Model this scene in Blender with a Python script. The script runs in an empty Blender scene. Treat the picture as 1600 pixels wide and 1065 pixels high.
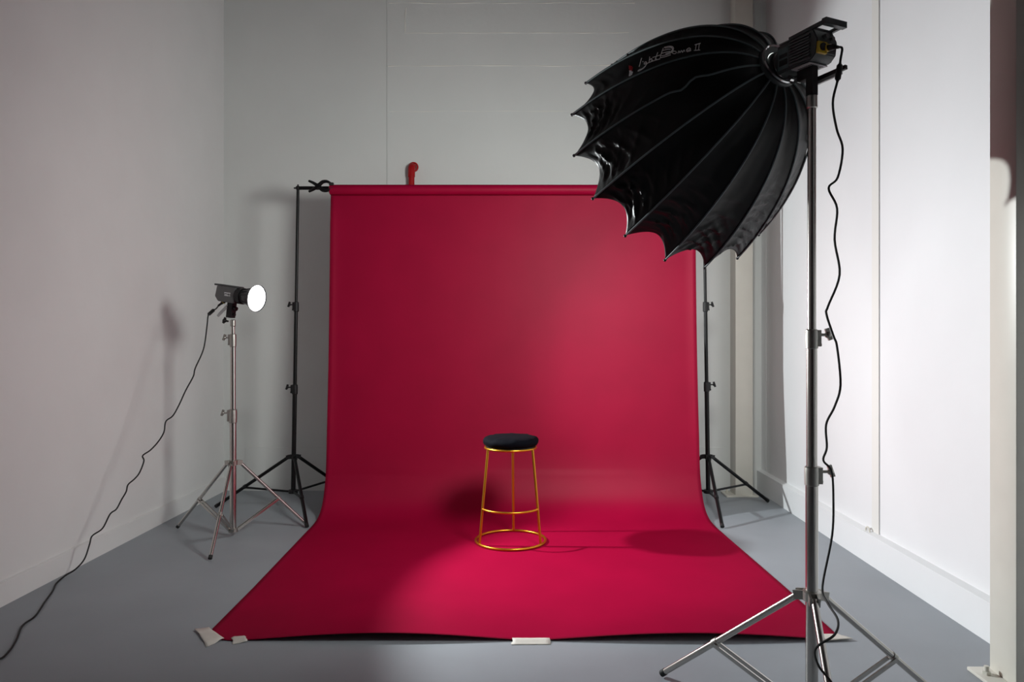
import bpy, bmesh, math, random
from mathutils import Vector, Matrix, noise
C = bpy.context.scene.collection
PI = math.pi

# ------------------------------------------------------------------ camera, world, exposure
cam_d = bpy.data.cameras.new('camera'); cam = bpy.data.objects.new('camera', cam_d); C.objects.link(cam)
cam.location = (0, 0, 1.30); cam.rotation_euler = (PI/2, 0, 0)
cam_d.sensor_width = 36; cam_d.lens = 1130/1600*36
cam_d.shift_x = -0.010; cam_d.shift_y = -0.0047; cam_d.clip_start = 0.05
bpy.context.scene.camera = cam
W = bpy.data.worlds.new('world'); bpy.context.scene.world = W; W.use_nodes = True
W.node_tree.nodes['Background'].inputs[0].default_value = (0.8, 0.85, 0.9, 1)
W.node_tree.nodes['Background'].inputs[1].default_value = 0.02
vs = bpy.context.scene.view_settings
vs.view_transform = 'Standard'; vs.look = 'None'; vs.gamma = 1.0; vs.use_curve_mapping = False
vs.exposure = 0.0
SPOT_WATTS = 485.0        # small daylight lamp on the silver stand
SPOT_COLOR = (0.935, 0.99, 1.0)
DOME_EMIT = 53.0           # front cloth of the big softbox
DOME_COLOR = (0.98, 1.0, 0.965)

# ------------------------------------------------------------------ materials
def mat(name, col, rough=0.5, metal=0.0, bump=None, var=None, emit=None, sheen=0.0, spec=0.5, coat=0.0):
    m = bpy.data.materials.new(name); m.use_nodes = True
    nt = m.node_tree; b = nt.nodes['Principled BSDF']
    b.inputs['Base Color'].default_value = (*col, 1); b.inputs['Roughness'].default_value = rough
    b.inputs['Metallic'].default_value = metal; b.inputs['Specular IOR Level'].default_value = spec
    if sheen: b.inputs['Sheen Weight'].default_value = sheen; b.inputs['Sheen Roughness'].default_value = 0.4
    if coat: b.inputs['Coat Weight'].default_value = coat
    if emit: b.inputs['Emission Color'].default_value = (*emit[0], 1); b.inputs['Emission Strength'].default_value = emit[1]
    if bump or var:
        tc = nt.nodes.new('ShaderNodeTexCoord')
    if var:        # (scale, amount, detail) mottled colour, (optional) roughness follows
        n = nt.nodes.new('ShaderNodeTexNoise'); n.inputs['Scale'].default_value = var[0]; n.inputs['Detail'].default_value = var[2]
        r = nt.nodes.new('ShaderNodeMapRange'); r.inputs['To Min'].default_value = 1-var[1]; r.inputs['To Max'].default_value = 1+var[1]
        r.inputs['From Min'].default_value = 0.3; r.inputs['From Max'].default_value = 0.7
        mx = nt.nodes.new('ShaderNodeMix'); mx.data_type = 'RGBA'; mx.blend_type = 'MULTIPLY'; mx.inputs[0].default_value = 1
        mx.inputs[6].default_value = (*col, 1)
        nt.links.new(tc.outputs['Object'], n.inputs['Vector']); nt.links.new(n.outputs['Fac'], r.inputs['Value'])
        nt.links.new(r.outputs['Result'], mx.inputs[7]); nt.links.new(mx.outputs[2], b.inputs['Base Color'])
    if bump:       # (scale, strength, distance)
        n2 = nt.nodes.new('ShaderNodeTexNoise'); n2.inputs['Scale'].default_value = bump[0]; n2.inputs['Detail'].default_value = 5
        bp = nt.nodes.new('ShaderNodeBump'); bp.inputs['Strength'].default_value = bump[1]; bp.inputs['Distance'].default_value = bump[2]
        nt.links.new(tc.outputs['Object'], n2.inputs['Vector']); nt.links.new(n2.outputs['Fac'], bp.inputs['Height'])
        nt.links.new(bp.outputs['Normal'], b.inputs['Normal'])
    return m
M = {}
M['wall'] = mat('wall_paint', (0.79, 0.785, 0.78), 0.55, bump=(14, 0.15, 0.01), var=(2.5, 0.02, 4))
M['wall_back'] = mat('back_wall_paint', (0.74, 0.755, 0.74), 0.6, bump=(10, 0.2, 0.012), var=(1.6, 0.025, 5))
M['wall_r'] = mat('right_wall_paint', (0.79, 0.80, 0.81), 0.5, bump=(9, 0.12, 0.01), var=(1.8, 0.02, 5))
M['cream'] = mat('cream_gloss_paint', (0.68, 0.66, 0.59), 0.4, var=(6, 0.03, 3))
M['strip'] = mat('pale_strip_paint', (0.77, 0.765, 0.73), 0.5)
M['ridge'] = mat('filler_line', (0.86, 0.85, 0.80), 0.6)
M['floor'] = mat('grey_floor_paint', (0.305, 0.33, 0.36), 0.5, bump=(30, 0.08, 0.004), var=(2.2, 0.05, 6))
M['ceil'] = mat('dark_ceiling_paint', (0.10, 0.10, 0.10), 0.8)
M['far'] = mat('dark_grey_paint', (0.14, 0.14, 0.14), 0.8)
M['paper'] = mat('crimson_paper', (0.305, 0.0016, 0.031), 0.50, bump=(7, 0.10, 0.01), var=(3.5, 0.05, 5), spec=0.13)
# matt paper with a faint broad gloss
_m = M['paper']; _nt = _m.node_tree; _b = _nt.nodes['Principled BSDF']; _out = [n for n in _nt.nodes if n.type == 'OUTPUT_MATERIAL'][0]
_d = _nt.nodes.new('ShaderNodeBsdfDiffuse'); _g = _nt.nodes.new('ShaderNodeBsdfGlossy'); _g.inputs['Roughness'].default_value = 0.5; _g.inputs['Color'].default_value = (1, 1, 1, 1)
_x = _nt.nodes.new('ShaderNodeMixShader'); _x.inputs[0].default_value = 0.011
_nt.links.new(_b.inputs['Base Color'].links[0].from_socket, _d.inputs['Color'])
for _s in (_d, _g): _nt.links.new(_b.inputs['Normal'].links[0].from_socket, _s.inputs['Normal'])
_nt.links.new(_d.outputs[0], _x.inputs[1]); _nt.links.new(_g.outputs[0], _x.inputs[2]); _nt.links.new(_x.outputs[0], _out.inputs['Surface']); _nt.nodes.remove(_b)
M['core'] = mat('cardboard', (0.30, 0.20, 0.12), 0.8)
M['steel'] = mat('brushed_steel', (0.52, 0.50, 0.47), 0.24, 1.0)
M['cast'] = mat('cast_metal', (0.42, 0.41, 0.38), 0.42, 1.0)
M['black'] = mat('black_metal', (0.004, 0.004, 0.0045), 0.38, spec=0.25)
M['plastic'] = mat('black_plastic', (0.008, 0.008, 0.009), 0.5, spec=0.35)
M['rubber'] = mat('black_rubber', (0.01, 0.01, 0.01), 0.7)
M['gold'] = mat('brass_gold', (0.62, 0.29, 0.024), 0.3, 0.9)
M['velvet'] = mat('navy_black_velvet', (0.0011, 0.0014, 0.0035), 0.85, sheen=0.004, spec=0.08, bump=(60, 0.2, 0.004))
M['tape'] = mat('masking_tape', (0.70, 0.66, 0.60), 0.6, var=(20, 0.05, 3))
M['red'] = mat('red_pipe_paint', (0.38, 0.006, 0.009), 0.45, spec=0.2)
M['nylon'] = mat('black_nylon', (0.0020, 0.0022, 0.0022), 0.44, bump=(70, 0.10, 0.003), spec=0.27)
M['piping'] = mat('grey_piping', (0.085, 0.11, 0.115), 0.5)
M['white_print'] = mat('white_print', (0.93, 0.94, 0.94), 0.6)
M['red_print'] = mat('red_print', (0.5, 0.01, 0.02), 0.6)
M['body'] = mat('charcoal_body', (0.10, 0.102, 0.102), 0.45)
M['body_dark'] = mat('dark_body', (0.038, 0.044, 0.045), 0.42)
M['plate'] = mat('teal_grey_plate', (0.10, 0.15, 0.152), 0.35)
M['light_grey'] = mat('light_grey_plate', (0.42, 0.42, 0.42), 0.4)
M['yellow'] = mat('yellow_ring', (0.55, 0.36, 0.015), 0.45)
M['lens'] = mat('lamp_glass', (0.9, 0.9, 0.9), 0.4, emit=((1, 1, 1), 9.0))
M['reflector'] = mat('reflector_shell', (0.03, 0.031, 0.034), 0.35, 0.3)
M['chrome'] = mat('chrome', (0.7, 0.7, 0.7), 0.12, 1.0)
M['diffuser'] = mat('lit_cloth', (0.8, 0.8, 0.8), 0.8, emit=(DOME_COLOR, DOME_EMIT))

# ------------------------------------------------------------------ mesh helpers
def box(bm, lo, hi, mtx=None, bevel=0.0):
    t = bmesh.new()
    bmesh.ops.create_cube(t, size=1)
    for v in t.verts:
        v.co = Vector([lo[i] + (v.co[i]+0.5)*(hi[i]-lo[i]) for i in range(3)])
    if bevel: bmesh.ops.bevel(t, geom=t.edges[:], offset=bevel, segments=2, affect='EDGES', profile=0.5)
    if mtx is not None: t.transform(mtx)
    merge(bm, t)
def merge(bm, t):
    me = bpy.data.meshes.new('tmp'); t.to_mesh(me); t.free(); bm.from_mesh(me); bpy.data.meshes.remove(me)
def frame(d):
    d = Vector(d).normalized(); a = d.cross(Vector((0, 0, 1)))
    if a.length < 1e-4: a = d.cross(Vector((0, 1, 0)))
    a.normalize(); return a, d.cross(a)
def cyl(bm, p0, p1, r0, r1=None, seg=20, caps=True):
    r1 = r0 if r1 is None else r1
    p0, p1 = Vector(p0), Vector(p1); a, b = frame(p1-p0); rings = []
    for p, r in ((p0, r0), (p1, r1)):
        rings.append([bm.verts.new(p + r*(math.cos(2*PI*k/seg)*a + math.sin(2*PI*k/seg)*b)) for k in range(seg)])
    for k in range(seg):
        bm.faces.new((rings[0][k], rings[0][(k+1) % seg], rings[1][(k+1) % seg], rings[1][k]))
    if caps: bm.faces.new(rings[0][::-1]); bm.faces.new(rings[1])
def bar(bm, p0, p1, w, h, up=(0, 0, 1)):
    p0, p1 = Vector(p0), Vector(p1); d = (p1-p0).normalized(); s = d.cross(Vector(up)).normalized(); u = s.cross(d)
    vs_ = [bm.verts.new(p + s*x*w/2 + u*y*h/2) for p in (p0, p1) for x, y in ((-1, -1), (1, -1), (1, 1), (-1, 1))]
    for f in ((3, 2, 1, 0), (4, 5, 6, 7), (0, 1, 5, 4), (1, 2, 6, 5), (2, 3, 7, 6), (3, 0, 4, 7)):
        bm.faces.new([vs_[i] for i in f])
def smooth_path(pts, n=6):
    pts = [Vector(p) for p in pts]; out = []
    for i in range(len(pts)-1):
        p0 = pts[max(i-1, 0)]; p1 = pts[i]; p2 = pts[i+1]; p3 = pts[min(i+2, len(pts)-1)]
        for k in range(n):
            t = k/n
            out.append(0.5*((2*p1) + (p2-p0)*t + (2*p0-5*p1+4*p2-p3)*t*t + (3*p1-p0-3*p2+p3)*t**3))
    out.append(pts[-1]); return out
def tube(bm, pts, r, seg=12, closed=False):
    pts = [Vector(p) for p in pts]; n = len(pts); rings = []; prev = None
    for i, p in enumerate(pts):
        q0 = pts[i-1] if (i or closed) else p; q1 = pts[(i+1) % n] if (i < n-1 or closed) else p
        d = (q1-q0).normalized()
        if prev is None: a, b = frame(d)
        else:
            a = prev - d*prev.dot(d); a.normalize(); b = d.cross(a)
        prev = a; rr = r(i/(n-1)) if callable(r) else r
        rings.append([bm.verts.new(p + rr*(math.cos(2*PI*k/seg)*a + math.sin(2*PI*k/seg)*b)) for k in range(seg)])
    m = n if closed else n-1
    for i in range(m):
        A, B = rings[i], rings[(i+1) % n]
        for k in range(seg): bm.faces.new((A[k], A[(k+1) % seg], B[(k+1) % seg], B[k]))
    if not closed: bm.faces.new(rings[0][::-1]); bm.faces.new(rings[-1])
def lathe(bm, prof, o=(0, 0, 0), axis=(0, 0, 1), seg=40, caps=False):
    o = Vector(o); d = Vector(axis).normalized(); a, b = frame(d); rings = []
    for r, h in prof:
        rings.append([bm.verts.new(o + d*h + max(r, 1e-4)*(math.cos(2*PI*k/seg)*a + math.sin(2*PI*k/seg)*b)) for k in range(seg)])
    for i in range(len(prof)-1):
        for k in range(seg): bm.faces.new((rings[i][k], rings[i][(k+1) % seg], rings[i+1][(k+1) % seg], rings[i+1][k]))
    if caps: bm.faces.new(rings[0][::-1]); bm.faces.new(rings[-1])
def ball(bm, p, r, sc=(1, 1, 1)):
    bmesh.ops.create_uvsphere(bm, u_segments=16, v_segments=10, radius=1, matrix=Matrix.Translation(p) @ Matrix.Diagonal((r*sc[0], r*sc[1], r*sc[2], 1)))
def obj(name, bm, m, parent=None, loc=None, smooth=True, angle=40):
    bmesh.ops.recalc_face_normals(bm, faces=bm.faces[:])
    me = bpy.data.meshes.new(name)
    if smooth:
        for f in bm.faces: f.smooth = True
        for e in bm.edges:
            if len(e.link_faces) == 2 and e.calc_face_angle(0) > math.radians(angle): e.smooth = False
    bm.to_mesh(me); bm.free()
    me.materials.append(M[m]); o = bpy.data.objects.new(name, me); C.objects.link(o)
    if parent: o.parent = parent
    if loc is not None: o.location = loc
    return o
def tag(o, label, cat, group=None):
    o['label'] = label; o['category'] = cat
    if group: o['group'] = group
    return o
def thing(name, label, cat, loc=(0, 0, 0), rot=None, group=None):
    o = bpy.data.objects.new(name, None); C.objects.link(o); o.location = loc; o.empty_display_size = 0.1
    if rot is not None: o.rotation_euler = rot.to_euler()
    return tag(o, label, cat, group)
def NB(): return bmesh.new()
def struct(name, bm, m, parent=None, label=None):
    o = obj(name, bm, m, parent, smooth=False)
    if not parent: o['kind'] = 'structure'
    if label: o['label'] = label
    return o

# ------------------------------------------------------------------ the room
XL, XR, YB, YF, ZC = -2.515, 2.015, 6.095, -3.2, 5.4
b = NB(); box(b, (XL-0.3, YF-0.3, -0.2), (XR+0.3, YB+0.3, 0)); struct('floor', b, 'floor', label='smooth grey painted concrete floor')
b = NB(); box(b, (XL-0.3, YF-0.3, ZC), (XR+0.3, YB+0.3, ZC+0.2)); struct('ceiling', b, 'ceil', label='plain ceiling high above the studio')
b = NB(); box(b, (XL-0.2, YF, 0), (XL, YB, ZC)); struct('wall_left', b, 'wall', label='plain white painted wall behind the small lit lamp')
b = NB(); box(b, (XL-0.2, YF-0.2, 0), (XR+0.2, YF, ZC)); struct('wall_front', b, 'far', label='plain dark grey wall facing the backdrop')
# back wall: two board panels with an open seam, filler ridges on the wider one
b = NB(); box(b, (XL-0.2, YB+0.006, 0), (XR+0.2, YB+0.2, ZC)); wb = struct('wall_back', b, 'wall_back', label='pale painted panel wall behind the red backdrop')
SX = -1.143
for x0, x1 in ((XL, SX-0.003), (SX+0.003, XR)):
    b = NB(); box(b, (x0, YB, 0), (x1, YB+0.006, ZC)); struct('wall_panel', b, 'wall_back', wb)
def ridge(p0, p1, w=0.007, h=0.004):
    rnd = random.Random(int(p0[0]*100+p1[2]*10)); p0, p1 = Vector(p0), Vector(p1); n = max(4, int((p1-p0).length/0.12)); pts = []
    for i in range(n+1):
        p = p0.lerp(p1, i/n); pts.append(p + Vector((rnd.uniform(-.003, .003), 0, rnd.uniform(-.004, .004))))
    b = NB()
    tube(b, pts, lambda t: w*0.9*(0.55+0.45*math.sin(t*37+p0.x*9)), 6)
    for v in b.verts: v.co.y = YB + (v.co.y-YB)*0.7
    obj('filler_ridge', b, 'ridge', wb)
ridge((SX+0.01, YB, 3.575), (1.70, YB, 3.58)); ridge((-0.99, YB, 3.852), (0.9, YB, 3.856)); ridge((-0.988, YB, 3.86), (-0.982, YB, 4.06), 0.011)
ridge((SX+0.02, YB, 4.104), (0.95, YB, 4.108)); ridge((SX+0.02, YB, 3.19), (0.9, YB, 3.2), 0.004)
b = NB(); box(b, (-2.33, YB-0.008, 0.0), (1.70, YB, 0.365)); struct('trim_1', b, 'wall_back', label='low flush board along the foot of the back wall')
# right wall: panels, cover strip at the seam
b = NB(); box(b, (XR+0.008, YF, 0), (XR+0.2, YB, ZC)); wr = struct('wall_right', b, 'wall_r', label='white painted panel wall beside the big softbox')
SY = 4.075
for y0, y1 in ((YF, SY-0.004), (SY+0.004, 5.97), (5.976, YB)):
    b = NB(); box(b, (XR, y0, 0), (XR+0.008, y1, ZC)); struct('wall_panel', b, 'wall_r', wr)
b = NB(); box(b, (XR-0.004, SY+0.005, 0.17), (XR, SY+0.085, ZC)); struct('joint_strip', b, 'strip', wr, 'narrow cream strip covering the wall seam')
# baseboards
def skirting(name, x_face, x_wall, h, m, label, slope):
    b = NB(); prof = [(x_face, 0), (x_face, h-slope), (x_wall, h), (x_wall, 0)]; rings = []
    for y in (YF, YB): rings.append([b.verts.new((x, y, z)) for x, z in prof])
    for k in range(4): b.faces.new((rings[0][k], rings[0][(k+1) % 4], rings[1][(k+1) % 4], rings[1][k]))
    b.faces.new(rings[0]); b.faces.new(rings[1]); o = struct(name, b, m, label=label); return o
skirting('baseboard_left', -2.50, XL, 0.118, 'wall', 'low white baseboard along the left wall', 0.003)
skirting('baseboard_right', 1.977, XR, 0.182, 'wall_r', 'tall white baseboard with a flat ledge along the right wall', 0.010)

def column(x0, x1, y0, y1, label, bolts):
    o = thing('steel_column', label, 'column', ((x0+x1)/2, (y0+y1)/2, 0)); w, d = (x1-x0)/2, (y1-y0)/2
    b = NB(); box(b, (-w, -d, 0.012), (w, d, ZC), bevel=0.006); obj('shaft', b, 'cream', o)
    b = NB(); box(b, (-w-0.075, -d-0.02, 0), (min(w+0.04, 1.975-(x0+x1)/2), d+0.02, 0.014), bevel=0.003); obj('base_plate', b, 'cream', o)
    for bx_, by in bolts:
        b = NB(); cyl(b, (bx_, by, 0.012), (bx_, by, 0.026), 0.016, seg=6); cyl(b, (bx_, by, 0.02), (bx_, by, 0.045), 0.009); obj('anchor_bolt', b, 'cream', o)
column(1.725, 1.868, 5.85, 6.0, 'cream steel column standing in the corner behind the backdrop', [(-0.11, 0.03)])
column(1.808, 1.958, 2.648, 2.80, 'cream steel column beside the softbox, with a bolted foot plate on the floor', [(-0.115, 0.03)])

# red pipe on the back wall
pr = thing('red_pipe', 'red painted pipe with an elbow into the back wall above the backdrop', 'pipe', (-0.925, YB-0.055, 0))
b = NB(); tube(b, [(0, 0, 0.02), (0, 0, 1.2), (0, 0, 2.64)], 0.025, 18); obj('pipe_run', b, 'red', pr)
b = NB(); path = [(0, 0, 2.63), (0, 0, 2.69)] + [(0.002*t, 0.05*(1-math.cos(t*PI/2))*1.0, 2.69+0.035*math.sin(t*PI/2)) for t in (0.2, .4, .6, .8, 1)]
tube(b, path, 0.030, 18); obj('elbow', b, 'red', pr)
b = NB(); lathe(b, [(0.03, 0), (0.042, 0), (0.042, 0.012), (0.03, 0.014)], (0.010, 0.052, 2.722), (0, -1, 0), 24); obj('wall_flange', b, 'red', pr)

# little ring on the ledge of the right baseboard
b = NB(); tube(b, [(0, 0.024*math.cos(t), 0.024*math.sin(t)) for t in [PI*k/12 for k in range(13)]], 0.005, 8)
o = obj('ledge_ring', b, 'cream', loc=(1.992, 4.17, 0.176)); tag(o, 'small cream half ring standing on the ledge of the tall baseboard', 'ring')

# ------------------------------------------------------------------ stands
def knob(bm, p, az, L=0.05, r=0.009, T=True):
    d = Vector((math.cos(az), math.sin(az), 0)); p = Vector(p)
    cyl(bm, p, p+d*L, r*0.55, seg=12)
    if T: bar(bm, p+d*L+Vector((0, 0, 0.021))-d*0.005, p+d*L+Vector((0, 0, -0.017))+d*0.008, 0.009, 0.014, d)
    ball(bm, p+d*L*0.98, r*1.25)
def stand(name, label, base, lean, secs, clamps, collar_z, low_z, feet, leg_r, jfrac, m_t, m_c, m_k, double, group=None, kaz=0.0, low_r=0.03, spigot=None):
    o = thing(name, label, 'light stand' if 'light' in name else 'backdrop stand', (base[0], base[1], 0), group=group)
    top = secs[-1][1]
    def ax(z): return Vector((lean*(z/top), 0, z))
    for z0, z1, r in secs:
        b = NB(); cyl(b, ax(z0), ax(z1), r, seg=24); obj('column_section', b, m_t, o)
    for z, r, h in clamps:
        b = NB(); lathe(b, [(r*0.8, -h/2), (r, -h/2+0.004), (r*1.04, h*0.2), (r, h/2-0.004), (r*0.8, h/2)], ax(z), (0, 0, 1), 24)
        d = Vector((math.cos(kaz), math.sin(kaz), 0)); a = ax(z)
        bar(b, a+d*r*0.6-Vector((0, 0, h*0.36)), a+d*r*0.6+Vector((0, 0, h*0.46)), r*1.5, r*1.4, d)
        c = obj('clamp_collar', b, m_c, o)
        b = NB(); knob(b, a+d*r*1.2+Vector((0, 0, h*0.22)), kaz, r*1.5, 0.009); obj('knob', b, m_k, c)
        b = NB(); cyl(b, a+d*r*1.2-Vector((0, 0, h*0.28)), a+d*r*1.55-Vector((0, 0, h*0.28)), 0.006, seg=10); obj('bolt', b, m_k, c)
    a = ax(collar_z); rr = secs[0][2]
    b = NB(); lathe(b, [(rr*0.9, -0.018), (rr*1.45, -0.016), (rr*1.5, 0.014), (rr*0.95, 0.018)], a, (0, 0, 1), 24)
    for fx, fy in feet:
        d = Vector((fx, fy, 0)).normalized(); s = Vector((-d.y, d.x, 0))
        for k in (-1, 1): bar(b, a+d*rr*1.2+s*k*leg_r*1.15, a+d*(rr+0.035)+s*k*leg_r*1.15-Vector((0, 0, 0.006)), 0.007, 0.03)
    obj('leg_hub', b, m_c, o)
    lo = ax(low_z); b = NB(); lathe(b, [(rr*0.9, -0.014), (low_r, -0.012), (low_r, 0.012), (rr*0.9, 0.014)], lo, (0, 0, 1), 24); obj('brace_hub', b, m_c, o)
    for fx, fy in feet:
        d = Vector((fx, fy, 0)).normalized(); s = Vector((-d.y, d.x, 0))
        p0 = a + d*(rr+0.022) - Vector((0, 0, 0.003)); p1 = Vector((fx, fy, leg_r*0.9+0.004))
        b = NB(); cyl(b, p0, p1, leg_r, seg=16); lg = obj('leg', b, m_t, o)
        u = (p1-p0).normalized(); b = NB(); q = p1-u*0.016
        cyl(b, q, p1+u*0.004, leg_r*1.12, seg=16)
        obj('rubber_foot', b, 'rubber', lg)
        j = p0.lerp(p1, jfrac)
        b = NB(); lathe(b, [(leg_r*1.0, -0.012), (leg_r*1.25, -0.01), (leg_r*1.25, 0.01), (leg_r*1.0, 0.012)], j, u, 16); obj('leg_joint', b, m_c, lg)
        e = lo + d*low_r*0.9
        for k in ((-1, 1) if double else (0,)):
            off = s*k*leg_r*1.25
            b = NB(); bar(b, j+off-Vector((0, 0, leg_r*0.5)), e+off, 0.006 if double else 0.010, 0.014); obj('brace', b, m_t if double else m_c, o)
    if spigot:
        z, r, h = spigot
        b = NB(); lathe(b, [(r*0.7, 0), (r, 0.004), (r, h-0.004), (r*0.75, h)], ax(z), (0, 0, 1), 20); obj('top_socket', b, m_c, o)
    return o
# silver stand holding the small lamp
S1 = (-1.872, 4.68)
feet1 = [(-0.455, 0.205), (0.062, -0.485), (0.400, 0.262)]
stand('light_stand', 'silver light stand carrying the small glowing lamp by the left wall', S1, 0.0,
      [(0.045, 0.80, 0.0205), (0.80, 1.275, 0.0170), (1.275, 1.385, 0.0125)], [(1.272, 0.0205, 0.085), (0.783, 0.0245, 0.09)],
      0.484, 0.048, feet1, 0.0105, 0.56, 'steel', 'cast', 'cast', True, kaz=PI, spigot=(1.362, 0.0165, 0.045))
# silver stand holding the big softbox
S2 = (0.957, 2.39)
feet2 = [(-0.422, 0.371), (-0.110, -0.551), (0.532, 0.180)]
stand('light_stand', 'tall silver light stand holding up the big black softbox', S2, 0.0,
      [(0.05, 0.84, 0.0200), (0.84, 1.30, 0.0172), (1.30, 2.07, 0.0138)], [(1.29, 0.0200, 0.066), (0.838, 0.0230, 0.066)],
      0.444, 0.055, feet2, 0.0115, 0.58, 'steel', 'cast', 'cast', True, kaz=0.0, spigot=(2.05, 0.0180, 0.045))
# black backdrop stands
stand('backdrop_stand', 'black tripod stand under the clamped end of the backdrop crossbar, beside the lit lamp', (-1.722, 5.43), 0.038,
      [(0.12, 0.91, 0.0165), (0.91, 1.53, 0.0135), (1.53, 2.397, 0.0110)], [(1.52, 0.019, 0.075), (0.90, 0.021, 0.075)],
      0.397, 0.135, [(0.264, -0.533), (-0.592, 0.035), (0.33, 0.48)], 0.0125, 0.60, 'black', 'plastic', 'plastic', False, 'black backdrop stands', kaz=PI, low_r=0.034)
stand('backdrop_stand', 'black tripod stand at the corner column end of the backdrop crossbar', (1.398, 5.43), -0.035,
      [(0.12, 0.91, 0.0165), (0.91, 1.53, 0.0135), (1.53, 2.397, 0.0110)], [(1.52, 0.019, 0.075), (0.92, 0.021, 0.075)],
      0.397, 0.135, [(-0.045, -0.540), (0.52, 0.22), (-0.47, 0.32)], 0.0125, 0.60, 'black', 'plastic', 'plastic', False, 'black backdrop stands', kaz=0.0, low_r=0.034)
# crossbar
cb = thing('backdrop_crossbar', 'black metal crossbar between the backdrop stands, through the paper roll', 'crossbar', (0, 5.43, 2.4115))
b = NB(); cyl(b, (-1.685, 0, 0), (1.365, 0, 0), 0.0135, seg=20); obj('bar', b, 'black', cb)
for x in (-1.684, 1.363):
    b = NB(); ball(b, (x, 0, 0), 0.018, (1.0, 1, 1)); cyl(b, (x, 0, 0), (x, 0, 0.026), 0.006); cyl(b, (x-0.03*(1 if x < 0 else -1), 0, 0), (x, 0, 0), 0.006); obj('end_fitting', b, 'plastic', cb)

# ------------------------------------------------------------------ backdrop paper
bp = thing('backdrop_paper', 'crimson seamless paper backdrop hanging from its roll and sweeping over the floor', 'backdrop', (0, 5.43, 0))
RZ, RR = 2.398, 0.038
b = NB(); lathe(b, [(0.031, 0), (RR, 0), (RR, 2.743), (0.031, 2.743)], (-1.44, 0, RZ), (1, 0, 0), 40); obj('paper_roll', b, 'paper', bp)
b = NB(); lathe(b, [(0.027, 0), (0.031, 0), (0.031, 2.755), (0.027, 2.755), (0.027, 0)], (-1.446, 0, RZ), (1, 0, 0), 28); obj('roll_core', b, 'core', bp)
prof = [(0.038, 2.398), (0.034, 2.2), (0.015, 1.7), (-0.02, 1.1), (-0.065, 0.62), (-0.10, 0.36), (-0.15, 0.20), (-0.225, 0.085), (-0.33, 0.026), (-0.47, 0.006), (-0.70, 0.004), (-1.2, 0.004), (-1.7, 0.004), (-2.1, 0.004), (-2.345, 0.004)]
pts = smooth_path([(0, y, z) for y, z in prof], 8)
def edge_x(Y, side):
    tab = [(-2.6, -1.366, 1.372), (-2.2, -1.374, 1.366), (-1.7, -1.387, 1.359), (-0.6, -1.432, 1.318), (0.0, -1.446, 1.305), (0.2, -1.452, 1.309)]
    for (a0, l0, r0), (a1, l1, r1) in zip(tab, tab[1:]):
        if a0 <= Y <= a1:
            t = (Y-a0)/(a1-a0); return (l0+(l1-l0)*t) if side < 0 else (r0+(r1-r0)*t)
    return -1.44 if side < 0 else 1.3
NU = 96; b = NB(); grid = []
TAPES = [-1.33, -1.18, 0.04, 1.36]
for p in pts:
    row = []; xl, xr = edge_x(p.y, -1), edge_x(p.y, 1)
    for i in range(NU+1):
        x = xl + (xr-xl)*i/NU; y, z = p.y, p.z
        fr = max(0.0, min(1.0, (-1.55-p.y)/0.795)); fr = fr*fr
        lift = 0
        for t0, t1, h in ((-1.20, 0.0, 0.031), (0.075, 1.36, 0.030)):
            if t0 < x < t1:
                q = (x-t0)/(t1-t0); lift = h*math.sin(PI*q)**1.1
        z += fr*lift
        if p.z > 0.3:
            y += 0.004*math.sin(x*2.1+1.0)*min(1, (2.4-p.z))
        if p.z > 0.3:
            e = max(0.0, 1-min(x-xl, xr-x)/0.085); y -= 0.014*e*e*min(1, (2.4-p.z)*4)*min(1, (p.z-0.3)*4)
        # taped down corner at the front
        if fr > 0 and x < -1.28: y = max(y, -2.345 + (-1.28-x)*1.25)
        if fr > 0 and x > 1.30: y = max(y, -2.345 + (x-1.30)*0.7)
        row.append(b.verts.new((x, y, z)))
    grid.append(row)
for r0, r1 in zip(grid, grid[1:]):
    for i in range(NU): b.faces.new((r0[i], r0[i+1], r1[i+1], r1[i]))
sh = obj('paper_sheet', b, 'paper', bp, angle=80)
so = sh.modifiers.new('thickness', 'SOLIDIFY'); so.thickness = 0.0012; so.offset = 0

# spring clamp on the crossbar end of the roll
sc = thing('spring_clamp', 'black spring clamp gripping the crossbar at the end of the paper roll', 'clamp', (-1.47, 5.41, 2.42))
for s, nm in ((1, 'upper_jaw'), (-1, 'lower_jaw')):
    b = NB()
    jaw = smooth_path([(-0.125, -0.005, 0.040*s), (-0.09, -0.01, 0.024*s), (-0.06, -0.012, 0.006*s), (-0.045, -0.012, -0.002*s+0.012*s), (-0.02, -0.012, 0.030*s), (0.01, -0.012, 0.034*s), (0.035, -0.010, 0.024*s), (0.045, -0.008, 0.018*s)], 5)
    tube(b, jaw, lambda t: 0.0085+0.006*math.sin(PI*min(1, t*1.15)), 10); obj(nm, b, 'black', sc)
    b = NB(); box(b, (0.028, -0.02, 0.012*s-0.006), (0.06, 0.004, 0.02*s+0.006), bevel=0.002); obj('jaw_pad', b, 'rubber', sc)
b = NB(); cyl(b, (-0.052, -0.03, 0), (-0.052, 0.012, 0), 0.017, seg=16); obj('pivot', b, 'black', sc)
b = NB(); tube(b, [(-0.052+0.013*math.cos(t), -0.027+0.0035*t/(2*PI), 0.013*math.sin(t)) for t in [k*PI/6 for k in range(37)]], 0.0018, 6); obj('spring', b, 'steel', sc)

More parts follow.
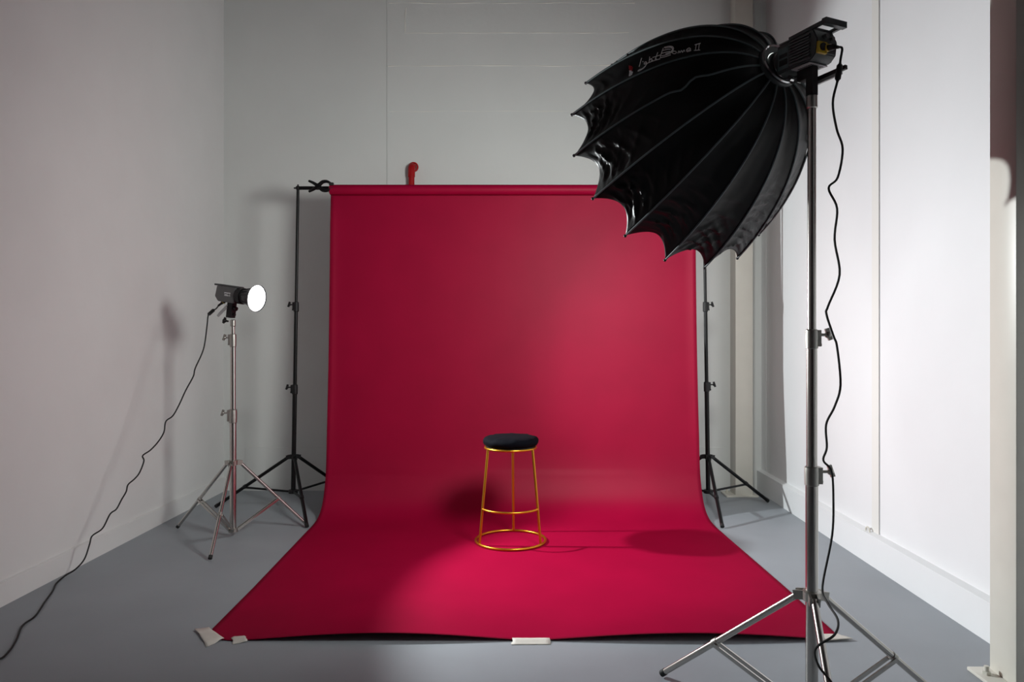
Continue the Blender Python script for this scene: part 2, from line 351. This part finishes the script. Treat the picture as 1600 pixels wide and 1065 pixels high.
# masking tape along the front edge
def tape(corners, label, seed):
    rnd = random.Random(seed); cx = sum(c[0] for c in corners)/4; cy = sum(c[1] for c in corners)/4
    b = NB(); N = 8; top = []
    for i in range(N+1):
        row = []
        for j in range(5):
            u, v = i/N, j/4
            x = (corners[0][0]*(1-u)+corners[1][0]*u)*(1-v) + (corners[3][0]*(1-u)+corners[2][0]*u)*v
            y = (corners[0][1]*(1-u)+corners[1][1]*u)*(1-v) + (corners[3][1]*(1-u)+corners[2][1]*u)*v
            if i in (0, N): x += rnd.uniform(-.006, .006)
            k = max(0.0, min(1.0, (y-3.062)/0.02)); row.append(b.verts.new((x-cx, y-cy, 0.001 + 0.0068*k + rnd.uniform(0, .0006))))
        top.append(row)
    for i in range(N):
        for j in range(4): b.faces.new((top[i][j], top[i+1][j], top[i+1][j+1], top[i][j+1]))
    o = obj('tape_strip', b, 'tape', loc=(cx, cy, 0)); s = o.modifiers.new('thickness', 'SOLIDIFY'); s.thickness = 0.0006; s.offset = 1
    return tag(o, label, 'tape', 'tape on the paper edge')
tape([(-1.444, 3.193), (-1.393, 3.212), (-1.280, 3.096), (-1.318, 3.024)], 'pale tape strip set askew across the paper corner nearest the small lamp', 1)
tape([(-1.248, 3.112), (-1.196, 3.122), (-1.172, 3.073), (-1.224, 3.048)], 'short pale tape tab beside the askew corner tape', 2)
tape([(-0.040, 3.098), (0.118, 3.098), (0.114, 3.048), (-0.043, 3.046)], 'white tape strip on the middle of the paper front edge', 3)
tape([(1.255, 3.14), (1.375, 3.14), (1.415, 3.09), (1.265, 3.07)], 'white tape strip at the paper corner behind the softbox stand', 4)

# ------------------------------------------------------------------ stool
st = thing('bar_stool', 'round gold wire bar stool with a black velvet cushion', 'stool', (-0.073, 4.576, 0.0055)); TR = 0.0082
def arc(r, z, a0, a1, n): return [(r*math.cos(a0+(a1-a0)*k/n), r*math.sin(a0+(a1-a0)*k/n), z) for k in range(n+1)]
b = NB(); tube(b, arc(0.220, TR, 0, 2*PI, 64)[:-1], TR, 12, True); obj('base_ring', b, 'gold', st)
b = NB(); tube(b, arc(0.160, 0.592, 0, 2*PI, 56)[:-1], TR*0.9, 12, True); obj('seat_ring', b, 'gold', st)
for az in (-31, 209, 86):
    a = math.radians(az); c, s = math.cos(a), math.sin(a); b = NB()
    tube(b, [(0.218*c, 0.218*s, TR*1.3), (0.190*c, 0.190*s, 0.30), (0.160*c, 0.160*s, 0.592)], TR, 12); obj('leg', b, 'gold', st)
b = NB(); tube(b, arc(0.198, 0.223, math.radians(209), math.radians(329), 32), TR*0.9, 12); obj('footrest', b, 'gold', st)
b = NB(); cyl(b, (0, 0, 0.590), (0, 0, 0.603), 0.155, seg=40); obj('seat_base', b, 'plastic', st)
b = NB()
cp = [(0.0, 0.600), (0.12, 0.600), (0.150, 0.603), (0.166, 0.612), (0.175, 0.627), (0.176, 0.640), (0.168, 0.652), (0.150, 0.660), (0.11, 0.666), (0.05, 0.668), (0.0, 0.668)]
lathe(b, cp, (0, 0, 0), (0, 0, 1), 64)
for v in b.verts:
    rr = math.hypot(v.co.x, v.co.y)
    if rr > 0.14:
        a = math.atan2(v.co.y, v.co.x); v.co.z += 0.0022*math.sin(a*9+1)+0.0015*math.sin(a*17); k = 1+0.006*math.sin(a*5+2); v.co.x *= k; v.co.y *= k
obj('cushion', b, 'velvet', st)

# ------------------------------------------------------------------ lettering helper
def text_mesh(name, s, size, m, parent, mtx):
    cu = bpy.data.curves.new('t', 'FONT'); cu.body = s; cu.size = size; cu.align_x = 'CENTER'; cu.extrude = 0.0002
    t = bpy.data.objects.new('t', cu); C.objects.link(t); bpy.context.view_layer.update()
    me = bpy.data.meshes.new_from_object(t.evaluated_get(bpy.context.evaluated_depsgraph_get()))
    bpy.data.objects.remove(t); me.transform(mtx); me.materials.clear(); me.materials.append(M[m])
    o = bpy.data.objects.new(name, me); C.objects.link(o); o.parent = parent; return o
def rot_from(f):
    f = Vector(f).normalized(); l = Vector((0, 0, 1)).cross(f).normalized(); u = f.cross(l)
    return Matrix((f, l, u)).transposed()

# ------------------------------------------------------------------ small lit lamp (left)
az, el = math.radians(-20), math.radians(-8)
F1 = Vector((math.cos(az)*math.cos(el), math.sin(az)*math.cos(el), math.sin(el)))
L1 = thing('studio_lamp', 'small grey studio lamp with a glowing round reflector on the silver stand', 'studio lamp', (S1[0], S1[1], 1.568), rot_from(F1))
def prism(bm, poly, y0, y1):       # polygon in x,z extruded along y
    A = [bm.verts.new((x, y0, z)) for x, z in poly]; B = [bm.verts.new((x, y1, z)) for x, z in poly]; n = len(poly)
    bm.faces.new(A); bm.faces.new(B[::-1])
    for k in range(n): bm.faces.new((A[k], A[(k+1) % n], B[(k+1) % n], B[k]))
b = NB(); prism(b, [(-0.098, 0.048), (0.052, 0.048), (0.052, -0.052), (-0.078, -0.052), (-0.106, -0.022)], -0.045, 0.045)
bmesh.ops.bevel(b, geom=b.edges[:], offset=0.004, segments=2, affect='EDGES'); obj('body', b, 'body', L1)
b = NB(); box(b, (-0.128, -0.036, 0.046), (0.052, 0.036, 0.058), bevel=0.003); obj('top_handle', b, 'body_dark', L1)
b = NB(); cyl(b, (0.050, 0, 0.0), (0.088, 0, 0.0), 0.053, seg=36); cyl(b, (0.088, 0, 0), (0.098, 0, 0), 0.048, seg=36); obj('front_mount', b, 'plastic', L1)
b = NB(); lathe(b, [(0.044, 0.092), (0.046, 0.095), (0.050, 0.12), (0.060, 0.15), (0.0865, 0.192), (0.0885, 0.194), (0.0865, 0.196), (0.083, 0.192), (0.057, 0.152), (0.047, 0.12), (0.043, 0.095)], (0, 0, 0), (1, 0, 0), 48); obj('reflector', b, 'reflector', L1)
for k in range(7):
    b = NB(); a = 2*PI*k/14 + 0.2; p = Vector((0, math.cos(a), math.sin(a)))
    bar(b, p*0.049+Vector((0.10, 0, 0)), p*0.060+Vector((0.148, 0, 0)), 0.004, 0.004, (1, 0, 0)); obj('reflector_fin', b, 'reflector', L1)
b = NB(); cyl(b, (0.186, 0, 0), (0.190, 0, 0), 0.082, seg=48); obj('lit_face', b, 'lens', L1)
b = NB(); box(b, (-0.020, -0.022, -0.150), (0.022, 0.022, -0.048), bevel=0.004); obj('mount_yoke', b, 'plastic', L1)
b = NB(); cyl(b, (0.022, 0, -0.085), (0.042, 0, -0.088), 0.014, seg=16); cyl(b, (0.02, 0, -0.125), (0.034, 0, -0.128), 0.010, seg=12); obj('tilt_knob', b, 'plastic', L1)
b = NB(); bar(b, (-0.018, -0.026, -0.085), (-0.075, -0.030, -0.150), 0.010, 0.014); bar(b, (-0.014, -0.026, -0.070), (-0.072, -0.030, -0.137), 0.006, 0.008); obj('tilt_lever', b, 'light_grey', L1)
b = NB(); knob(b, (-0.015, 0, -0.175), PI, 0.03, 0.011); obj('lock_knob', b, 'plastic', L1)
b = NB(); cyl(b, (-0.064, 0, -0.050), (-0.085, 0, -0.067), 0.012, 0.009, seg=14); cyl(b, (-0.085, 0, -0.067), (-0.108, 0, -0.085), 0.007, seg=12); obj('power_plug', b, 'plastic', L1)
b = NB(); lathe(b, [(0.0118, 0), (0.0135, 0.001), (0.0135, 0.006), (0.0118, 0.007)], (-0.066, 0, -0.052), (-0.021, 0, -0.017), 14); obj('plug_ring', b, 'yellow', L1)
side = Matrix(((1, 0, 0, -0.005), (0, 0, -1, -0.0455), (0, 1, 0, 0), (0, 0, 0, 1)))
text_mesh('lettering', 'amaran', 0.017, 'white_print', L1, side @ Matrix.Translation((0, 0.004, 0)))
text_mesh('lettering', '200x-S', 0.017, 'white_print', L1, side @ Matrix.Translation((0, -0.012, 0)))
for nm, watts, ang, blend in (('lamp_beam', SPOT_WATTS, 92, 0.30), ('lamp_hotspot', SPOT_WATTS*0.31, 76, 1.0)):   # reflector: even flood plus a brighter centre
    ld = bpy.data.lights.new(nm, 'SPOT'); ld.energy = watts; ld.color = SPOT_COLOR; ld.spot_size = math.radians(ang); ld.spot_blend = blend; ld.shadow_soft_size = 0.05
    lo = bpy.data.objects.new(nm, ld); C.objects.link(lo); lo.parent = L1
    lo.location = (0.20, 0, 0); lo.rotation_euler = (0, -PI/2, 0)

def cord(name, label, pts, r, bead=None, n=6):
    o = thing(name, label, 'cable', pts[-1]); off = Vector(pts[-1]); P = [Vector(p)-off for p in pts]
    b = NB(); tube(b, smooth_path(P, n), r, 8); obj('cord', b, 'rubber', o)
    if bead:
        p0, p1 = Vector(bead[0])-off, Vector(bead[1])-off; d = (p1-p0).normalized(); L = (p1-p0).length
        b = NB(); lathe(b, [(r, -0.012), (bead[2]*0.5, -0.006), (bead[2], 0), (bead[2], L), (bead[2]*0.5, L+0.006), (r, L+0.012)], p0, d, 14); obj('inline_connector', b, 'plastic', o)
    return o
R1 = rot_from(F1); plug = Vector((S1[0], S1[1], 1.568)) + R1 @ Vector((-0.106, 0, -0.083))
cord('power_cable', 'thin black cable trailing from the small lamp down past the left wall to the floor',
     [tuple(plug), (-1.975, 4.66, 1.475), (-1.990, 4.61, 1.455), (-1.990, 4.58, 1.425), (-1.975, 4.53, 1.36), (-1.967, 4.463, 1.221), (-1.996, 4.415, 1.105), (-1.999, 4.394, 1.055), (-2.029, 4.359, 0.972), (-2.051, 4.324, 0.891), (-2.074, 4.293, 0.828), (-2.112, 4.286, 0.795), (-2.109, 4.256, 0.735), (-2.131, 4.232, 0.682), (-2.165, 4.211, 0.637), (-2.203, 4.198, 0.607), (-2.189, 4.184, 0.578), (-2.199, 4.156, 0.517), (-2.22, 4.14, 0.483), (-2.249, 4.126, 0.453), (-2.25, 4.108, 0.417), (-2.265, 4.089, 0.377), (-2.281, 4.065, 0.329), (-2.31, 4.053, 0.303), (-2.332, 4.018, 0.233), (-2.378, 3.999, 0.196), (-2.38, 3.978, 0.156), (-2.386, 3.941, 0.086), (-2.419, 3.916, 0.039), (-2.465, 3.9, 0.009), (-2.442, 3.79, 0.005), (-2.388, 3.676, 0.005), (-2.328, 3.526, 0.005), (-2.255, 3.348, 0.005), (-2.237, 3.237, 0.005), (-2.156, 3.08, 0.005), (-2.105, 2.956, 0.005), (-2.10, 2.88, 0.005), (-2.16, 2.70, 0.005)],
     0.0042, ((-1.982, 4.64, 1.466), (-1.990, 4.595, 1.440), 0.011))

# ------------------------------------------------------------------ softbox
CEN = Vector((0.644, 3.067, 2.044)); NRM = Vector((-0.4016, 0.859, -0.31745)).normalized(); DL, DR, DR0, PH = 0.62, 0.49, 0.06, 2.42706
HUB = CEN - NRM*DL; DA = NRM.cross(Vector((0, 0, 1))).normalized(); DB = DA.cross(NRM)
sb = thing('softbox', 'big black ribbed umbrella softbox tilted down towards the backdrop', 'softbox', HUB)
def rad(x):
    e = math.sin(math.acos(1-0.93*x))/math.sin(math.acos(0.07)); return DR0 + (DR-DR0)*(0.5*math.sqrt(x)+0.5*e)
XS = [0.0]; 
def rib_pt(k, x):
    t = PH + k*PI/8; return NRM*(DL*x) + rad(x)*(math.cos(t)*DA + math.sin(t)*DB)
# even arc-length table
NT = 400; tab = [0.0]; pp = rib_pt(0, 0.0)
for i in range(1, NT+1):
    q = rib_pt(0, i/NT); tab.append(tab[-1]+(q-pp).length); pp = q
def x_of(s):
    t = s*tab[-1]; lo_, hi_ = 0, NT
    while hi_-lo_ > 1:
        mid = (lo_+hi_)//2
        if tab[mid] < t: lo_ = mid
        else: hi_ = mid
    return (lo_ + (t-tab[lo_])/max(1e-9, tab[hi_]-tab[lo_]))/NT
def gore(k, s, t, rnd=None, lift=0.0):
    s2 = s*(1 - 0.085*4*t*(1-t)*(s**3)); x = x_of(max(0, min(1, s2)))
    p = rib_pt(k, x).lerp(rib_pt(k+1, x), t)
    a = PH + (k+t)*PI/8; out = (math.cos(a)*DA + math.sin(a)*DB)
    sag = -0.016*4*t*(1-t)*(0.35+0.65*s)
    w = 0.0
    if rnd is not None:
        m = 4*t*(1-t)
        for (ka, kb, ph, am, s0) in rnd:
            ss = max(0, min(1, (s-s0)/(1-s0)*1.5)); ss *= 1 - 0.9*max(0, (s-0.86)/0.14)**2
            v = math.sin(ka*s + kb*t + ph); w += am*m*ss*(1-abs(v))**2.6
        w += 0.004*m*noise.noise(Vector((k*7.3+s*9, t*3.0, 1.7)))
    return p + out*(sag + w + lift)
NS, NTT = 84, 22
for k in range(16):
    rnd_ = random.Random(40+k)
    folds = [(rnd_.uniform(22, 58), rnd_.uniform(-9, 9), rnd_.uniform(0, 6), rnd_.uniform(0.007, 0.013), rnd_.choice((0.35, 0.55, 0.65))) for _ in range(4)]
    if k == 0: folds = folds[:1]; folds = [(f[0], f[1], f[2], 0.004, 0.72) for f in folds]
    b = NB(); g = [[b.verts.new(gore(k, 0.0+i/NS, j/NTT, folds)) for j in range(NTT+1)] for i in range(NS+1)]
    for i in range(NS):
        for j in range(NTT): b.faces.new((g[i][j], g[i+1][j], g[i+1][j+1], g[i][j+1]))
    o = obj('fabric_panel', b, 'nylon', sb, angle=70); s_ = o.modifiers.new('thickness', 'SOLIDIFY'); s_.thickness = 0.0012; s_.offset = -1
for k in range(16):
    b = NB(); pts_ = [rib_pt(k, x_of(i/40)) for i in range(41)]
    a = PH + k*PI/8; out = math.cos(a)*DA + math.sin(a)*DB
    pts_ = [p + out*0.002 for p in pts_]
    if k in (2, 8):      # piping come loose in a small kink
        tg = (math.cos(a)*DB - math.sin(a)*DA)
        pts_ = [p + (tg*0.022*sum(math.exp(-((i/40-q)/0.035)**2)*g for q, g in ((0.30, -0.5), (0.37, 0.6))) + out*0.006*math.exp(-((i/40-0.33)/0.08)**2)) for i, p in enumerate(pts_)]
    tube(b, pts_, 0.0038, 8); r_ = obj('seam_piping', b, 'piping', sb)
    b = NB(); ball(b, pts_[-1], 0.0065); obj('rib_tip', b, 'plastic', r_)
b = NB(); xf = 0.45; lathe(b, [(0.001, 0), (rad(xf)*0.5, 0.001), (rad(xf)*0.88, 0)], NRM*(DL*xf), NRM, 64); obj('diffuser_cloth', b, 'diffuser', sb)
b = NB(); lathe(b, [(0.052, -0.012), (0.076, -0.012), (0.080, -0.006), (0.080, 0.012), (0.072, 0.018), (0.052, 0.018), (0.052, -0.012)], (0, 0, 0), NRM, 48); obj('mount_ring', b, 'body_dark', sb)
b = NB(); lathe(b, [(0.0745, -0.016), (0.0790, -0.020), (0.0760, -0.0245), (0.0715, -0.020), (0.0745, -0.016)], (0, 0, 0), NRM, 48); obj('ring_rim', b, 'chrome', sb)
for k in range(16):
    a = PH + k*PI/8; out = math.cos(a)*DA + math.sin(a)*DB; b = NB()
    bar(b, out*0.070+NRM*0.004, out*0.092+NRM*0.014, 0.012, 0.012, NRM); obj('rib_holder', b, 'body', sb)
# hand-drawn lettering on the panel between the first two seams
def stroke_ribbons(name, strokes, m, width):
    b = NB()
    def surf(X, Y):                       # drawing sheet -> place along and across the fabric panel
        u, v = X/1000, Y/1000
        s = 0.7103 - 0.3564*u + 0.5717*v + 0.0396*u*u - 0.3881*u*v - 0.7938*v*v
        t = -0.241 + 0.2282*u - 1.0164*v + 0.0162*u*u + 2.8523*u*v + 3.6295*v*v
        return gore(0, s, max(0.03, min(0.97, t)), None, 0.0045)
    for st_ in strokes:
        pl = smooth_path([(p[0], p[1], 0) for p in st_], 4) if len(st_) > 2 else [Vector((st_[0][0]*(1-i/4)+st_[1][0]*i/4, st_[0][1]*(1-i/4)+st_[1][1]*i/4, 0)) for i in range(5)]
        L = []; R = []
        for i, p in enumerate(pl):
            d = (pl[min(i+1, len(pl)-1)]-pl[max(i-1, 0)]).normalized(); nn = Vector((-d.y, d.x))*width
            L.append(b.verts.new(surf(p.x+nn.x, p.y+nn.y))); R.append(b.verts.new(surf(p.x-nn.x, p.y-nn.y)))
        for i in range(len(pl)-1): b.faces.new((L[i], L[i+1], R[i+1], R[i]))
    o = obj(name, b, m, sb, smooth=False); s_ = o.modifiers.new('thickness', 'SOLIDIFY'); s_.thickness = 0.0006; s_.offset = 1
    return o
o_e = [(935+32*math.cos(a), 222+20*math.sin(a)) for a in [k*PI/5 for k in range(11)]]
STR = [[(440, 300), (418, 350), (385, 440)], [(452, 352), (448, 366)], [(505, 362), (478, 368), (468, 396), (490, 394), (506, 362), (492, 430), (440, 482), (375, 512), (388, 490), (455, 462), (520, 385)],
       [(520, 385), (600, 352), (720, 318)], [(560, 280), (545, 366)], [(552, 340), (580, 312), (592, 322), (585, 348), (610, 340)], [(682, 215), (652, 300), (640, 322), (668, 318)], [(600, 296), (722, 258)],
       [(762, 150), (740, 220), (718, 302)], [(718, 302), (800, 286), (882, 258)], [(770, 140), (850, 124), (908, 136), (922, 172), (890, 222), (820, 254), (738, 272)],
       [(780, 152), (856, 142), (896, 156), (900, 186), (862, 220), (800, 244)], [(742, 192), (830, 172), (878, 172)], [(740, 232), (820, 214), (868, 204)], [(850, 130), (892, 142), (912, 172), (886, 215)],
       o_e, [(988, 238), (1008, 196), (1018, 228), (1048, 190), (1058, 224), (1086, 184), (1096, 214)], [(1122, 198), (1188, 172), (1168, 152), (1126, 180), (1132, 212), (1196, 190)],
       [(1285, 95), (1262, 186)], [(1337, 82), (1312, 184)], [(1258, 102), (1360, 72)], [(1236, 192), (1336, 180)]]
stroke_ribbons('printed_lettering', STR, 'white_print', 5.5)
stroke_ribbons('printed_emblem', [[(248, 432), (244, 505)], [(226, 450), (272, 480)]], 'red_print', 26)
stroke_ribbons('printed_emblem', [[(232, 506), (240, 588)], [(262, 520), (258, 572)]], 'white_print', 20)

# ------------------------------------------------------------------ big lamp behind the softbox
e2 = math.radians(-1); F2 = Vector((-0.4226*math.cos(e2), 0.906*math.cos(e2), -math.sin(e2)))
L2 = thing('studio_lamp', 'dark finned studio lamp fixed to the back of the big softbox', 'studio lamp', HUB, rot_from(F2)); LS = 0.82; L2.scale = (LS, LS, LS)
b = NB(); lathe(b, [(0.001, -0.075), (0.050, -0.075), (0.056, -0.068), (0.056, -0.030), (0.062, -0.026), (0.062, -0.002), (0.050, 0.0), (0.001, 0.0)], (0, 0, 0), (1, 0, 0), 40); obj('front_mount', b, 'body_dark', L2)
b = NB(); lathe(b, [(0.057, -0.045), (0.059, -0.043), (0.059, -0.033), (0.057, -0.031)], (0, 0, 0), (1, 0, 0), 40); obj('mount_trim', b, 'chrome', L2)
b = NB(); prism(b, [(-0.055, 0.058), (-0.245, 0.066), (-0.268, 0.020), (-0.262, -0.030), (-0.235, -0.052), (-0.055, -0.058)], -0.055, 0.055)
bmesh.ops.bevel(b, geom=b.edges[:], offset=0.004, segments=2, affect='EDGES'); obj('body', b, 'body_dark', L2)
for k in range(9):
    z = 0.050 - k*0.0115
    b = NB(); box(b, (-0.232, 0.053, z-0.0028), (-0.128, 0.0625, z+0.0028), bevel=0.001); obj('cooling_fin', b, 'body', L2)
    b = NB(); box(b, (-0.232, -0.0625, z-0.0028), (-0.128, -0.053, z+0.0028), bevel=0.001); obj('cooling_fin', b, 'body', L2)
for s in (1, -1):
    b = NB(); box(b, (-0.120, 0.0545*s-0.002, -0.044), (-0.062, 0.0545*s+0.002, 0.044), bevel=0.001); obj('name_plate', b, 'plate', L2)
sidel = Matrix(((-1, 0, 0, -0.091), (0, 0, 1, 0.0568), (0, 1, 0, 0.0), (0, 0, 0, 1)))
b = NB(); box(b, (-0.114, 0.0562, 0.002), (-0.070, 0.0570, 0.018)); box(b, (-0.114, 0.0562, -0.030), (-0.070, 0.0570, -0.006)); obj('plate_print', b, 'plastic', L2)
# handle loop over the back
b = NB()
for s in (-1, 1): bar(b, (-0.12, 0.050*s, 0.068), (-0.300, 0.050*s, 0.076), 0.012, 0.014)
bar(b, (-0.300, -0.056, 0.076), (-0.300, 0.056, 0.076), 0.022, 0.024); bar(b, (-0.235, -0.056, 0.070), (-0.235, 0.056, 0.070), 0.014, 0.012); obj('carry_handle', b, 'body_dark', L2)
b = NB(); box(b, (-0.23, -0.05, 0.062), (-0.06, 0.05, 0.070), bevel=0.002); obj('top_plate', b, 'body', L2)
# rear panel fittings
def rear(y, z, dx=0.0): return Vector((-0.266-dx, y, z))
b = NB(); box(b, (-0.272, 0.004, -0.034), (-0.258, 0.052, 0.012), bevel=0.003); obj('socket_plate', b, 'yellow', L2, angle=30)
b = NB(); cyl(b, rear(0.030, -0.010), rear(0.030, -0.010, 0.012), 0.015, seg=20); obj('power_socket', b, 'plastic', L2)
b = NB(); lathe(b, [(0.012, 0), (0.0145, 0.001), (0.0145, 0.008), (0.012, 0.009)], rear(0.012, -0.014, 0.010), (-1, 0, 0), 20); obj('plug_ring', b, 'yellow', L2)
b = NB(); cyl(b, rear(0.008, -0.014, 0.004), rear(0.004, -0.016, 0.040), 0.013, 0.011, seg=18); cyl(b, rear(0.004, -0.016, 0.038), rear(0.0, -0.024, 0.055), 0.008, 0.006, seg=14); obj('power_plug', b, 'plastic', L2)
b = NB(); box(b, (-0.273, -0.048, -0.004), (-0.262, -0.010, 0.010), bevel=0.002); obj('rear_label', b, 'light_grey', L2)
b = NB(); cyl(b, rear(0.012, 0.034, -0.010), rear(0.012, 0.034, 0.014), 0.010, seg=18); obj('control_dial', b, 'body', L2)
b = NB(); cyl(b, rear(-0.022, 0.030, -0.010), rear(-0.022, 0.030, 0.012), 0.008, seg=18); obj('control_dial', b, 'body', L2)
# underside: pale vent plate with rows of holes
b = NB(); box(b, (-0.225, -0.048, -0.0605), (-0.130, 0.050, -0.0555), bevel=0.001); vp = obj('vent_plate', b, 'light_grey', L2)
for i in range(7):
    for j in range(7):
        b = NB(); x0 = -0.218+i*0.0105; y0 = -0.036+j*0.0105
        box(b, (x0, y0, -0.0612), (x0+0.007, y0+0.007, -0.0600)); obj('vent_hole', b, 'plastic', vp, smooth=False)
# yoke, post and lever
inv = rot_from(F2).transposed()
def w2l(p): return (inv @ (Vector(p)-HUB))/LS
b = NB(); box(b, (-0.200, -0.020, -0.105), (-0.130, 0.020, -0.058), bevel=0.004); obj('tilt_block', b, 'plastic', L2)
b = NB(); pt, pb = w2l((S2[0], S2[1], 2.19)), w2l((S2[0], S2[1], 2.094)); bar(b, pt, pb, 0.030, 0.034, (1, 0, 0)); obj('stand_post', b, 'plastic', L2)
b = NB(); cyl(b, (-0.10, -0.03, -0.080), (-0.10, 0.03, -0.080), 0.012, seg=16); cyl(b, (-0.135, 0, -0.082), (-0.085, 0, -0.082), 0.014, seg=16); obj('tilt_knob', b, 'chrome', L2)
b = NB(); bar(b, (-0.175, -0.030, -0.105), (-0.320, -0.045, -0.092), 0.014, 0.016); obj('tilt_lever', b, 'plastic', L2)
b = NB(); bar(b, (-0.180, -0.030, -0.120), (-0.300, -0.043, -0.108), 0.010, 0.012); obj('lever_grip', b, 'light_grey', L2)
R2 = rot_from(F2); pl2 = HUB + (R2 @ rear(0.0, -0.023, 0.053))*LS
b = NB()
cord('power_cable', 'long black cable hanging in loose waves along the tall softbox stand',
     [tuple(pl2), (0.984, 2.225, 2.185), (0.978, 2.222, 2.15), (0.966, 2.215, 2.085), (0.962, 2.24, 2.022), (0.991, 2.28, 1.954), (1.019, 2.3, 1.894), (1.012, 2.32, 1.809), (0.983, 2.32, 1.774), (1.01, 2.32, 1.709), (1.002, 2.32, 1.61), (1.018, 2.32, 1.497), (0.981, 2.32, 1.396), (0.976, 2.32, 1.37), (0.998, 2.32, 1.302), (1.01, 2.32, 1.265), (1.021, 2.32, 1.144), (1.002, 2.32, 1.074), (0.975, 2.32, 1.017), (0.977, 2.32, 0.943), (0.966, 2.32, 0.902), (0.992, 2.32, 0.867), (0.998, 2.32, 0.781), (0.994, 2.32, 0.661), (0.955, 2.3, 0.506), (0.948, 2.25, 0.474), (0.947, 2.17, 0.449), (0.916, 2.12, 0.426), (0.871, 2.12, 0.396), (0.857, 2.12, 0.373), (0.862, 2.1, 0.341), (0.887, 2.08, 0.308), (0.93, 2.05, 0.24), (0.985, 2.02, 0.14), (1.02, 1.98, 0.04), (1.06, 1.93, 0.005), (1.2, 1.75, 0.005), (1.4, 1.5, 0.005)],
     0.0036, ((0.9745, 2.220, 2.130), (0.9665, 2.2155, 2.088), 0.009))
